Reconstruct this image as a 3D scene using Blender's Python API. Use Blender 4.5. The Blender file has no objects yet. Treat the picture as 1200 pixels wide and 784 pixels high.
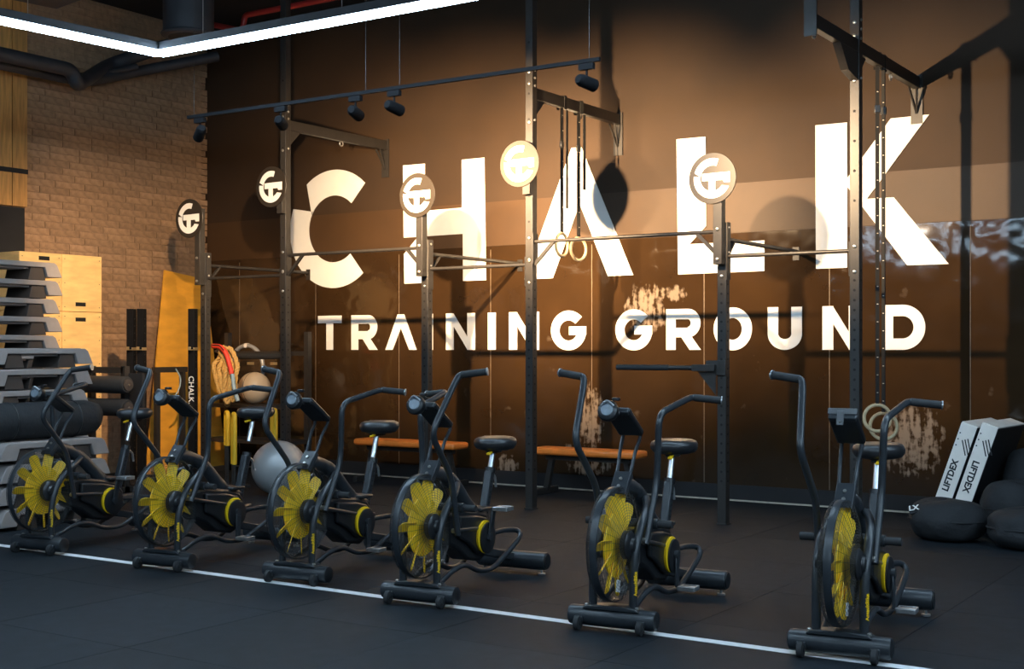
import bpy, bmesh, math, random
from mathutils import Vector, Matrix, Euler
random.seed(7)
R = math.radians
S = bpy.context.scene
COL = S.collection

# ------------------------------------------------------------------ camera
F_PX, HZ, CAM_Z = 1516.0, 410.0, 1.40
YAW = math.atan(1000 / 1516)
cam_d = bpy.data.cameras.new('camera'); cam = bpy.data.objects.new('camera', cam_d); COL.objects.link(cam)
cam.location = (0, 0, CAM_Z); cam.rotation_euler = (R(90), 0, YAW)
cam_d.sensor_width = 36; cam_d.lens = F_PX / 1200 * 36; cam_d.shift_y = (HZ - 392) / 1200
cam_d.clip_end = 100
S.camera = cam

# ------------------------------------------------------------------ world and exposure
w = bpy.data.worlds.new('world'); S.world = w; w.use_nodes = True
w.node_tree.nodes['Background'].inputs[0].default_value = (0.10, 0.13, 0.17, 1)
w.node_tree.nodes['Background'].inputs[1].default_value = 0.3
S.view_settings.view_transform = 'Standard'; S.view_settings.look = 'None'
S.view_settings.gamma = 1; S.view_settings.use_curve_mapping = False
S.view_settings.exposure = 0.0
LED_POWER = 64.0
SPOT_POWER = 2600.0
# track spotlights: (x on the track, aim x, aim z on the wall, relative power)
TRACK_Y, TRACK_Z = 7.45, 3.32
SPOTS = [(-7.98, -11.4, 1.6, 0.27), (-7.08, -9.3, 2.7, 0.34), (-6.32, -7.6, 2.65, 1.25), (-5.95, -6.0, 2.65, 1.3), (-4.32, -3.5, 2.65, 0.60)]

# ------------------------------------------------------------------ pixel -> place
_s, _c = math.sin(YAW), math.cos(YAW)
def ray(u, v):
    t = (u - 600) / F_PX
    return (-_s + _c * t, _c + _s * t, (HZ - v) / F_PX)
def onY(u, v, Y):
    d = ray(u, v); m = Y / d[1]; return Vector((d[0] * m, Y, CAM_Z + d[2] * m))
def onX(u, v, X):
    d = ray(u, v); m = X / d[0]; return Vector((X, d[1] * m, CAM_Z + d[2] * m))
def onZ(u, v, Z=0):
    d = ray(u, v); m = (Z - CAM_Z) / d[2]; return Vector((d[0] * m, d[1] * m, Z))

# ------------------------------------------------------------------ materials
def mat(name, col, rough=0.5, metal=0.0, var=0.0, vscale=8.0, bump=0.0, bscale=60.0, emit=None, rand=0.0, coat=0.0, stretch=None, spec=0.5):
    m = bpy.data.materials.new(name); m.use_nodes = True
    nt = m.node_tree; b = nt.nodes['Principled BSDF']
    b.inputs['Base Color'].default_value = (*col, 1)
    b.inputs['Roughness'].default_value = rough; b.inputs['Metallic'].default_value = metal
    b.inputs['Coat Weight'].default_value = coat; b.inputs['Specular IOR Level'].default_value = spec
    tc = nt.nodes.new('ShaderNodeTexCoord'); src = tc.outputs['Object']
    if stretch:
        mp = nt.nodes.new('ShaderNodeMapping'); mp.inputs['Scale'].default_value = stretch
        nt.links.new(src, mp.inputs[0]); src = mp.outputs[0]
    if var or rand:
        n = nt.nodes.new('ShaderNodeTexNoise'); n.inputs['Scale'].default_value = vscale; n.inputs['Detail'].default_value = 6
        nt.links.new(src, n.inputs['Vector'])
        mr = nt.nodes.new('ShaderNodeMapRange'); mr.inputs[1].default_value = .3; mr.inputs[2].default_value = .7
        mr.inputs[3].default_value = 1 - var; mr.inputs[4].default_value = 1 + var
        nt.links.new(n.outputs['Fac'], mr.inputs[0]); fac = mr.outputs[0]
        if rand:
            oi = nt.nodes.new('ShaderNodeObjectInfo')
            m2 = nt.nodes.new('ShaderNodeMapRange'); m2.inputs[3].default_value = 1 - rand; m2.inputs[4].default_value = 1 + rand
            nt.links.new(oi.outputs['Random'], m2.inputs[0])
            mu = nt.nodes.new('ShaderNodeMath'); mu.operation = 'MULTIPLY'
            nt.links.new(fac, mu.inputs[0]); nt.links.new(m2.outputs[0], mu.inputs[1]); fac = mu.outputs[0]
        vm = nt.nodes.new('ShaderNodeVectorMath'); vm.operation = 'SCALE'; vm.inputs[0].default_value = col
        nt.links.new(fac, vm.inputs['Scale']); nt.links.new(vm.outputs[0], b.inputs['Base Color'])
    if bump:
        n = nt.nodes.new('ShaderNodeTexNoise'); n.inputs['Scale'].default_value = bscale; n.inputs['Detail'].default_value = 4
        nt.links.new(src, n.inputs['Vector'])
        bp = nt.nodes.new('ShaderNodeBump'); bp.inputs['Strength'].default_value = bump; bp.inputs['Distance'].default_value = .01
        nt.links.new(n.outputs['Fac'], bp.inputs['Height']); nt.links.new(bp.outputs[0], b.inputs['Normal'])
    if emit:
        b.inputs['Emission Color'].default_value = (*emit[0], 1); b.inputs['Emission Strength'].default_value = emit[1]
    return m

M = {}
M['frame'] = mat('black_powder_coat', (.024, .028, .033), .34, .0, .12, 30)
M['plastic'] = mat('black_plastic', (.014, .015, .017), .35, 0, .15, 20)
M['rubber'] = mat('black_rubber', (.018, .019, .021), .7, 0, .2, 40)
M['yellow'] = mat('yellow_plastic', (.95, .58, .008), .45, 0, .06, 12)
M['chrome'] = mat('chrome', (.75, .76, .78), .32, 1.0, .05, 20)
M['steel'] = mat('zinc_bolt', (.62, .60, .56), .3, .9, .05, 20)
M['alu'] = mat('pedal_metal', (.42, .43, .44), .35, .8, .15, 40)
M['wire'] = mat('black_wire', (.020, .022, .025), .4, 0, .1, 40)
M['seat'] = mat('seat_vinyl', (.020, .020, .022), .33, 0, .15, 30, .05, 200)
M['screen'] = mat('display_face', (.22, .26, .30), .25, 0, .2, 30)
M['rig'] = mat('rig_powder_coat', (.024, .021, .019), .45, 0, .12, 20)
M['hole'] = mat('hole_dark', (.004, .004, .004), .8, 0, .1, 20)
M['white'] = mat('white_paint', (.80, .79, .76), .55, 0, .03, 5)
M['sign'] = mat('sign_black_acrylic', (.026, .020, .015), .42, 0, .05, 10)
M['floor'] = mat('black_rubber_tile', (.0085, .0122, .0165), .62, 0, .3, 9, .35, 260, rand=.14, spec=.22)
M['line'] = mat('white_floor_tape', (.78, .79, .80), .6, 0, .08, 20)
M['brick'] = mat('brown_brick', (.34, .205, .115), .85, 0, .25, 14, .3, 70, rand=.16)
M['mortar'] = mat('mortar', (.29, .18, .105), .95, 0, .2, 30, .4, 80)
M['wood'] = mat('wood_panel', (.55, .28, .085), .5, 0, .25, 6, .1, 40, rand=.1, stretch=(6, 6, .6))
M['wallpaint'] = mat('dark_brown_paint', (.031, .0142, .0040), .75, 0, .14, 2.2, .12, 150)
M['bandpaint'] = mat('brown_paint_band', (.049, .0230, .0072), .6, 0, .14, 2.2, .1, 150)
M['matte'] = mat('matte_black', (.007, .007, .008), .85, 0, .1, 20, spec=.12)
M['joint'] = mat('pale_joint', (.16, .11, .07), .5, 0, .2, 20)
M['black'] = mat('black_paint', (.012, .012, .014), .8, 0, .15, 4)
M['ceil'] = mat('ceiling_black', (.016, .016, .019), .85, 0, .3, 2)
M['duct'] = mat('dark_duct', (.035, .036, .042), .55, 0, .2, 6)
M['redpipe'] = mat('red_pipe', (.42, .03, .025), .45, 0, .1, 10)
M['cream'] = mat('cream_trim', (.50, .44, .36), .6, 0, .2, 12)
M['led'] = mat('led_diffuser', (.9, .93, 1), .5, 0, emit=((.56, .79, 1.0), LED_POWER))
M['lens'] = mat('lamp_lens', (.9, .85, .7), .3, 0, emit=((1, .78, .5), 14))
M['ply'] = mat('birch_plywood', (.88, .56, .22), .6, 0, .13, 5, .05, 60, rand=.06, stretch=(1, 1, 4))
M['orangeply'] = mat('varnished_plywood', (.78, .37, .04), .45, 0, .14, 3, .05, 60, stretch=(1, 1, 3))
M['stepgrey'] = mat('grey_step_plastic', (.30, .262, .245), .6, 0, .06, 12, .1, 120, rand=.10)
M['stepleg'] = mat('dark_step_plastic', (.050, .038, .032), .6, 0, .1, 12)
M['bench'] = mat('orange_bench_vinyl', (.92, .235, .035), .4, 0, .12, 10)
M['rope'] = mat('manila_rope', (.62, .38, .12), .9, 0, .25, 60, .5, 160)
M['redrope'] = mat('red_sleeve', (.75, .05, .025), .6, 0, .1, 40)
M['hurdle'] = mat('yellow_foam', (.85, .48, .02), .55, 0, .06, 10)
M['ball'] = mat('silver_vinyl_ball', (.36, .36, .36), .36, .25, .05, 6)
M['beigeball'] = mat('beige_ball', (.45, .36, .26), .5, 0, .08, 6)
M['strap'] = mat('black_webbing', (.006, .0055, .005), .8, 0, .3, 80)
M['strapmark'] = mat('white_webbing_print', (.55, .50, .42), .7, 0, .1, 80)
M['ringwood'] = mat('birch_ring', (.58, .44, .26), .45, 0, .15, 12)
M['bag'] = mat('black_canvas', (.011, .012, .014), .8, 0, .2, 9, .5, 30)
M['padwhite'] = mat('white_pad_vinyl', (.84, .77, .70), .5, 0, .06, 9)
M['padblack'] = mat('black_pad_vinyl', (.012, .012, .013), .5, 0, .1, 9)
M['ink'] = mat('black_ink', (.012, .012, .014), .6)
M['inkw'] = mat('white_ink', (.75, .73, .70), .6)
M['gold'] = mat('brass_hook', (.55, .40, .2), .4, .7, .1, 20)
M['bluegrey'] = mat('grey_blue_band', (.30, .40, .45), .5, 0, .1, 20)

def panel_material():
    m = bpy.data.materials.new('glossy_wall_sheet'); m.use_nodes = True
    nt = m.node_tree; N = nt.nodes; L = nt.links; b = N['Principled BSDF']
    b.inputs['Roughness'].default_value = .08; b.inputs['Specular IOR Level'].default_value = .55
    geo = N.new('ShaderNodeNewGeometry'); pos = geo.outputs['Position']
    def noise(sc, det=5, vec=None):
        n = N.new('ShaderNodeTexNoise'); n.inputs['Scale'].default_value = sc; n.inputs['Detail'].default_value = det
        L.new(vec if vec else pos, n.inputs['Vector']); return n.outputs['Fac']
    def math_(op, a, c):
        k = N.new('ShaderNodeMath'); k.operation = op
        for i, q in enumerate((a, c)):
            if isinstance(q, (int, float)): k.inputs[i].default_value = q
            else: L.new(q, k.inputs[i])
        return k.outputs[0]
    sep = N.new('ShaderNodeSeparateXYZ'); L.new(pos, sep.inputs[0])
    mp = N.new('ShaderNodeMapping'); mp.inputs['Scale'].default_value = (9, 1, 1.6); L.new(pos, mp.inputs[0])
    streak = noise(3.2, 9, mp.outputs[0]); fine = noise(16, 10)
    # peeled plaster and other pale patches: (pixel u, v, half width m, half height m)
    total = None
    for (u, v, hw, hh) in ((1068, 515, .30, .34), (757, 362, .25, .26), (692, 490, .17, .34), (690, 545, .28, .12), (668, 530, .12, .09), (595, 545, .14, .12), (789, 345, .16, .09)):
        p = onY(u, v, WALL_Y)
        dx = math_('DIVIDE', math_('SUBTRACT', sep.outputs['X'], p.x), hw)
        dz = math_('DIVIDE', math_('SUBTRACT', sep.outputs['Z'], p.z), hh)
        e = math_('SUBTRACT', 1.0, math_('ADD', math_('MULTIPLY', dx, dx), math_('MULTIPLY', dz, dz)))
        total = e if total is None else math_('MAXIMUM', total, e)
    ragged = math_('ADD', total, math_('MULTIPLY', math_('SUBTRACT', math_('ADD', streak, fine), 1.08), 3.2))
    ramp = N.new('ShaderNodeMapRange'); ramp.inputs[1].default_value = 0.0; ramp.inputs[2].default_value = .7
    L.new(ragged, ramp.inputs[0])
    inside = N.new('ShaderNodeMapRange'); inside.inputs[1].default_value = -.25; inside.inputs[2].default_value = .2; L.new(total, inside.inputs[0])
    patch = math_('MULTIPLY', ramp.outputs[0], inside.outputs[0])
    # pale scuffs and scratches
    sc = N.new('ShaderNodeMapRange'); sc.inputs[1].default_value = .70; sc.inputs[2].default_value = .80; sc.inputs[4].default_value = .3
    L.new(noise(5.5, 10), sc.inputs[0])
    mask = math_('MAXIMUM', patch, sc.outputs[0])
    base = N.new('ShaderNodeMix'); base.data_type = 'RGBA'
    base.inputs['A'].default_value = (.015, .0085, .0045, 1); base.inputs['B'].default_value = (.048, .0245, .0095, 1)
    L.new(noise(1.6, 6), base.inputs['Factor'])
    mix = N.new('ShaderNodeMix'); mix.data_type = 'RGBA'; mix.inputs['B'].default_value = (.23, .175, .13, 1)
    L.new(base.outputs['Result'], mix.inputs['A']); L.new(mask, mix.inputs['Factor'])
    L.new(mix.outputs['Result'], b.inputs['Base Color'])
    bp = N.new('ShaderNodeBump'); bp.inputs['Strength'].default_value = .6; bp.inputs['Distance'].default_value = .02
    L.new(noise(2.6, 2), bp.inputs['Height']); L.new(bp.outputs[0], b.inputs['Normal'])
    return m

# ------------------------------------------------------------------ mesh builder
class MB:
    def __init__(s): s.v = []; s.f = []
    def add(s, vs, fs):
        o = len(s.v); s.v += [tuple(v) for v in vs]; s.f += [tuple(i + o for i in f) for f in fs]; return s
    def box(s, c, d, rot=None):
        x, y, z = d[0] / 2, d[1] / 2, d[2] / 2
        vs = [Vector((a, b, e)) for a in (-x, x) for b in (-y, y) for e in (-z, z)]
        if rot is not None:
            rm = rot if isinstance(rot, Matrix) else Euler(rot).to_matrix()
            vs = [rm @ v for v in vs]
        c = Vector(c)
        return s.add([v + c for v in vs], [(0, 1, 3, 2), (4, 6, 7, 5), (0, 4, 5, 1), (2, 3, 7, 6), (0, 2, 6, 4), (1, 5, 7, 3)])
    def tube(s, pts, r, n=10, bend=0.0, caps=True, flat=1.0, steps=5):
        P = [Vector(p) for p in pts]
        rr = list(r) if isinstance(r, (list, tuple)) else [r] * len(P)
        if bend and len(P) > 2:
            Q = [P[0]]; q = [rr[0]]
            for i in range(1, len(P) - 1):
                a, b, c = P[i - 1], P[i], P[i + 1]
                d1 = min(bend, (a - b).length * .48); d2 = min(bend, (c - b).length * .48)
                s0 = b + (a - b).normalized() * d1; s1 = b + (c - b).normalized() * d2
                for k in range(steps + 1):
                    t = k / steps; Q.append(s0.lerp(b, t).lerp(b.lerp(s1, t), t)); q.append(rr[i])
            Q.append(P[-1]); q.append(rr[-1]); P, rr = Q, q
        T = []
        for i in range(len(P)):
            a = P[max(i - 1, 0)]; b = P[min(i + 1, len(P) - 1)]; T.append((b - a).normalized())
        up = Vector((0, 0, 1)) if abs(T[0].z) < .9 else Vector((1, 0, 0))
        nrm = (up - T[0] * up.dot(T[0])).normalized()
        vs = []
        for i, p in enumerate(P):
            nrm = (nrm - T[i] * nrm.dot(T[i])).normalized(); bi = T[i].cross(nrm)
            for k in range(n):
                a = 2 * math.pi * k / n; vs.append(p + (nrm * math.cos(a) + bi * math.sin(a) * flat) * rr[i])
        fs = []
        for i in range(len(P) - 1):
            for k in range(n):
                fs.append((i * n + k, i * n + (k + 1) % n, (i + 1) * n + (k + 1) % n, (i + 1) * n + k))
        if caps:
            fs.append(tuple(range(n - 1, -1, -1))); fs.append(tuple((len(P) - 1) * n + k for k in range(n)))
        return s.add(vs, fs)
    def cyl(s, a, b, r, r2=None, n=16): return s.tube([a, b], [r, r if r2 is None else r2], n)
    def sqbar(s, a, b, w, h=None, roll=0.0):
        a, b = Vector(a), Vector(b); t = (b - a).normalized()
        up = Vector((0, 0, 1)) if abs(t.z) < .95 else Vector((0, 1, 0))
        x = t.cross(up).normalized(); y = x.cross(t).normalized(); h = w if h is None else h
        vs = [p + x * (sx * w / 2) + y * (sy * h / 2) for p in (a, b) for sx, sy in ((-1, -1), (1, -1), (1, 1), (-1, 1))]
        return s.add(vs, [(0, 1, 2, 3), (7, 6, 5, 4), (0, 4, 5, 1), (1, 5, 6, 2), (2, 6, 7, 3), (3, 7, 4, 0)])
    def lathe(s, prof, c, axis='z', n=24, caps=True):
        c = Vector(c); vs = []
        for (r, h) in prof:
            for k in range(n):
                a = 2 * math.pi * k / n; p, q = r * math.cos(a), r * math.sin(a)
                vs.append(c + {'z': Vector((p, q, h)), 'x': Vector((h, p, q)), 'y': Vector((q, h, p))}[axis])
        fs = []
        for i in range(len(prof) - 1):
            for k in range(n): fs.append((i * n + k, i * n + (k + 1) % n, (i + 1) * n + (k + 1) % n, (i + 1) * n + k))
        if caps:
            fs.append(tuple(range(n - 1, -1, -1))); fs.append(tuple((len(prof) - 1) * n + k for k in range(n)))
        return s.add(vs, fs)
    def prism(s, poly, f0, f1, lift=None):
        """poly: 2D points; f0/f1 map a 2D point to 3D (front, back)"""
        lift = Vector((0, 0, 0)) if lift is None else Vector(lift)
        n = len(poly); vs = [f0(p) + lift for p in poly] + [f1(p) for p in poly]
        fs = [tuple(range(n)), tuple(range(2 * n - 1, n - 1, -1))] + [(i, n + i, n + (i + 1) % n, (i + 1) % n) for i in range(n)]
        return s.add(vs, fs)
    def band(s, outer, inner, f0, f1, closed=False):
        """strip between two equally long 2D polylines"""
        n = len(outer); vs = [f0(p) for p in outer] + [f0(p) for p in inner] + [f1(p) for p in outer] + [f1(p) for p in inner]
        fs = []
        for i in range(n if closed else n - 1):
            j = (i + 1) % n
            fs += [(i, j, n + j, n + i), (2 * n + i, 3 * n + i, 3 * n + j, 2 * n + j), (i, 2 * n + i, 2 * n + j, j), (n + i, n + j, 3 * n + j, 3 * n + i)]
        if not closed: fs += [(0, n, 3 * n, 2 * n), (n - 1, 3 * n - 1, 4 * n - 1, 2 * n - 1)]
        return s.add(vs, fs)
    def torus(s, c, Rr, r, axis='x', n=40, m=8):
        c = Vector(c); pts = []
        for k in range(n + 1):
            a = 2 * math.pi * k / n; p, q = Rr * math.cos(a), Rr * math.sin(a)
            pts.append(c + {'z': Vector((p, q, 0)), 'x': Vector((0, p, q)), 'y': Vector((q, 0, p))}[axis])
        vs = []; fs = []
        ax = {'z': Vector((0, 0, 1)), 'x': Vector((1, 0, 0)), 'y': Vector((0, 1, 0))}[axis]
        for k in range(n):
            rad = (pts[k] - c).normalized()
            for j in range(m):
                a = 2 * math.pi * j / m; vs.append(pts[k] + rad * (r * math.cos(a)) + ax * (r * math.sin(a)))
        for k in range(n):
            for j in range(m):
                fs.append((k * m + j, k * m + (j + 1) % m, ((k + 1) % n) * m + (j + 1) % m, ((k + 1) % n) * m + j))
        return s.add(vs, fs)
    def mesh(s, name, material, smooth=40):
        me = bpy.data.meshes.new(name); me.from_pydata(s.v, [], s.f)
        bm = bmesh.new(); bm.from_mesh(me); bmesh.ops.recalc_face_normals(bm, faces=bm.faces); bm.to_mesh(me); bm.free()
        me.materials.append(material)
        if smooth:
            me.polygons.foreach_set('use_smooth', [True] * len(me.polygons)); me.set_sharp_from_angle(angle=R(smooth))
        me.update(); return me
    def build(s, name, material, parent=None, bevel=0.0, smooth=40, loc=None, rot=None):
        o = bpy.data.objects.new(name, s.mesh(name, material, smooth)); COL.objects.link(o)
        if name in STUFF: o['kind'] = 'stuff'
        if parent: o.parent = parent
        if loc is not None: o.location = loc
        if rot is not None: o.rotation_euler = rot
        if bevel:
            b = o.modifiers.new('bevel', 'BEVEL'); b.width = bevel; b.segments = 2; b.limit_method = 'ANGLE'; b.angle_limit = R(50)
        return o

def tag(o, label, cat, group=None):
    o['label'] = label; o['category'] = cat
    if group: o['group'] = group
    return o
def thing(name, label, cat, loc=(0, 0, 0), rz=0.0, group=None):
    o = bpy.data.objects.new(name, None); COL.objects.link(o); o.location = loc; o.rotation_euler = (0, 0, rz)
    o.empty_display_size = .1
    return tag(o, label, cat, group)
STUFF = ('bolt_holes', 'bolts', 'strap_marks', 'screws', 'eyelets', 'cage_wires', 'height_holes', 'slash_marks')
def struct(o): o['kind'] = 'structure'; return o
def copy_tree(o, parent=None):
    c = o.copy(); COL.objects.link(c); c.parent = parent
    for ch in list(o.children): copy_tree(ch, c)
    return c
def text_part(name, body, size, material, parent, matrix, extrude=.0008, align='CENTER', bold=0.0):
    cu = bpy.data.curves.new(name, 'FONT'); cu.body = body; cu.size = size; cu.align_x = align; cu.align_y = 'CENTER'
    cu.extrude = extrude; cu.offset = bold; cu.resolution_u = 3
    t = bpy.data.objects.new(name + '_src', cu); COL.objects.link(t)
    dg = bpy.context.evaluated_depsgraph_get(); me = bpy.data.meshes.new_from_object(t.evaluated_get(dg))
    bpy.data.objects.remove(t); bpy.data.curves.remove(cu)
    me.materials.clear(); me.materials.append(material); me.transform(matrix)
    o = bpy.data.objects.new(name, me); COL.objects.link(o); o.parent = parent
    return o

# ------------------------------------------------------------------ the room
WALL_Y, WALL_X, CEIL = 11.2, -11.87, 5.3
X1, Y0 = 6.0, -5.0
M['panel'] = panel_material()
fl = struct(MB().box(((WALL_X + X1) / 2 - .1, (Y0 + WALL_Y) / 2, -.06), (X1 - WALL_X + .4, WALL_Y - Y0 + .4, .1)).build('floor', M['black']))
tile_me = MB().box((0, 0, -.006), (.997, .997, .012)).mesh('floor_tile', M['floor'], 0)
for i in range(18):
    for j in range(17):
        x = WALL_X + .5 + i; y = WALL_Y - .62 - j
        o = bpy.data.objects.new('floor_tile', tile_me); COL.objects.link(o); o.location = (x, y, random.uniform(-.0006, .0)); o.parent = fl
MB().box(((WALL_X + X1) / 2, 5.715, .0007), (X1 - WALL_X - .02, .068, .0014)).build('floor_marking', M['line'], fl, smooth=0)

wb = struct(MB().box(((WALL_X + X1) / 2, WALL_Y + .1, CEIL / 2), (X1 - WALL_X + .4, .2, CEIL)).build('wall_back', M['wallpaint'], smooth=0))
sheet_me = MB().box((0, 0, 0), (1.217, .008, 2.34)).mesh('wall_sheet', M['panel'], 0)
x = -10.09 - 1.22 * 1 - .61
while x < X1:
    if x - .61 < WALL_X:
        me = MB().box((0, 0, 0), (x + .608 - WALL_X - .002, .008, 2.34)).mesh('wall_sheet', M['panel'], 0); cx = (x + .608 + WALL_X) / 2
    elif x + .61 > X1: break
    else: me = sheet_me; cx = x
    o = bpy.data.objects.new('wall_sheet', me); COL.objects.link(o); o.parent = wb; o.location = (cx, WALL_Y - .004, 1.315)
    MB().box((x - .61, WALL_Y - .0085, 1.30), (.007, .003, 2.3)).build('joint_strip', M['joint'], wb, smooth=0)
    x += 1.22
MB().box(((WALL_X + X1) / 2, WALL_Y - .006, .075), (X1 - WALL_X - .01, .012, .14)).build('baseboard_back', M['black'], None, smooth=0)['kind'] = 'structure'
MB().box(((WALL_X + X1) / 2, WALL_Y - .05, .006), (X1 - WALL_X - .01, .03, .012)).build('trim_1', M['cream'], None, smooth=0)['kind'] = 'structure'

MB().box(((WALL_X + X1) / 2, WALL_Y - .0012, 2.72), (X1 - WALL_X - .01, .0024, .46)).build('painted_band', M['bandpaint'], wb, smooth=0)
# left wall: brick bay, wood panels beside it
BR0 = 8.6
wl = struct(MB().box((WALL_X - .1, (Y0 + WALL_Y) / 2 - .05, CEIL / 2), (.2, WALL_Y - Y0 - .1, CEIL)).build('wall_left', M['mortar'], smooth=0))
bl, bh, jt = .385, .066, .009
full = MB().box((0, 0, 0), (.03, bl - jt, bh)).mesh('brick', M['brick'], 0)
halfs = {}
rest = MB(); nb = 0
for r in range(int(CEIL / (bh + jt))):
    z = .01 + (r + .5) * (bh + jt)
    y = BR0 - random.choice((0, .13, .2, .29, .07)) ; first = True
    while y < WALL_Y - .02:
        a = max(y, BR0); e = min(y + bl, WALL_Y - .004); y += bl
        if e - a < .05: continue
        L = round(e - a - jt, 2); off = random.uniform(-.0025, .0025)
        c = (WALL_X - .008 + off, (a + e) / 2, z)
        if 1.45 < z < 4.75 and nb < 300:
            if L > bl - jt - .02: me = full
            else:
                if L not in halfs: halfs[L] = MB().box((0, 0, 0), (.03, L, bh)).mesh('brick', M['brick'], 0)
                me = halfs[L]
            o = bpy.data.objects.new('brick', me); COL.objects.link(o); o.parent = wl; o.location = c; nb += 1
        else:
            rest.box(c, (.03, e - a - jt, bh))
o = rest.build('brick_field', M['brick'], wl, smooth=0); o['kind'] = 'stuff'
for (ya, yb) in ((7.42, 7.99), (8.0, 8.41), (8.42, BR0 - .005)):
    MB().box((WALL_X + .03, (ya + yb) / 2, 4.1), (.06, yb - ya, 2.38)).build('wood_panel', M['wood'], wl, smooth=0)
MB().box((WALL_X + .064, 8.0, 3.28), (.012, 1.2, .05)).build('wood_panel_strip', M['black'], wl, smooth=0)
MB().box((WALL_X + .012, 5.0, 1.45), (.024, 7.18, 2.9)).build('dark_dado', M['black'], wl, smooth=0)
struct(MB().box((X1 + .1, (Y0 + WALL_Y) / 2, CEIL / 2), (.2, WALL_Y - Y0, CEIL)).build('wall_right', M['black'], smooth=0))
struct(MB().box(((WALL_X + X1) / 2, Y0 - .1, CEIL / 2), (X1 - WALL_X + .4, .2, CEIL)).build('wall_front', M['black'], smooth=0))
struct(MB().box(((WALL_X + X1) / 2, (Y0 + WALL_Y) / 2, CEIL + .1), (X1 - WALL_X + .4, WALL_Y - Y0 + .4, .2)).build('ceiling', M['ceil'], smooth=0))

# ------------------------------------------------------------------ wall lettering
LY = WALL_Y - .008
def wp(u, v): p = onY(u, v, LY); return (p.x, p.z)
fr = lambda p: Vector((p[0], LY - .006, p[1]))
bk = lambda p: Vector((p[0], LY + .002, p[1]))
sign = thing('wall_lettering', 'large white word CHALK in stencil capitals on the dark back wall', 'lettering', (0, 0, 0))
LET = {
 'H': [(472.5, 193.9), (498, 191.8), (498.4, 247.0), (541.6, 243.4), (541.4, 187.3), (567.8, 184.7), (569.8, 328.3), (543, 329.2), (542.6, 274), (499, 277), (499.5, 331.4), (474.2, 332.5), (473.6, 298), (490, 277.6), (473.4, 278.6)],
 'A': [(670, 173.3), (681.5, 172.8), (742.4, 322.4), (712.6, 323.7), (679.5, 239), (648, 326), (614.8, 327.3)],
 'L': [(793.1, 163.4), (827, 160.2), (827.6, 264.8), (808, 286.2), (896, 281.8), (896, 317.6), (795.0, 321.6)],
 'K': [(955.7, 147.0), (992.8, 143.5), (993, 209), (1044, 139.0), (1089, 134.2), (1016, 233.2), (1047.5, 231.2), (1112.0, 309.4), (1063.2, 311), (993, 219), (993, 313.7), (956.4, 315)],
}
# C: ring with a stepped cut at the left and an opening at the right
cc = Vector(wp(391.5, 268.3)); ro = (wp(391.5, 199)[1] - wp(391.5, 337.5)[1]) / 2; ri = (wp(391.5, 229.8)[1] - wp(391.5, 308)[1]) / 2
rx = ro; ang = lambda u, v: math.atan2(wp(u, v)[1] - cc.y, wp(u, v)[0] - cc.x)
def arc(a, b, r, n=28): return [(cc.x + r * math.cos(a + (b - a) * i / n), cc.y + r * math.sin(a + (b - a) * i / n)) for i in range(n + 1)]
a_hi, a_lo = R(47), R(-50)
mb = MB()
a_cut = ang(360, 216.8)
mb.band(arc(a_hi, a_cut, ro), arc(a_hi, R(152), ri), fr, bk)
mb.band(arc(R(157), R(360 - 50), ro), arc(R(146), R(360 - 50), ri), fr, bk)
mb.build('letter', M['white'], sign, smooth=0)['label'] = 'letter C with a stepped cut'
for ch in 'HALK':
    o = MB().prism([wp(*p) for p in LET[ch]], fr, bk).build('letter', M['white'], sign, smooth=0); o['label'] = 'letter ' + ch
sub = thing('wall_lettering', 'smaller white words TRAINING GROUND below the big letters on the back wall', 'lettering', (0, 0, 0))
CH, SW = .39, .10
ZB = CAM_Z
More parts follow.
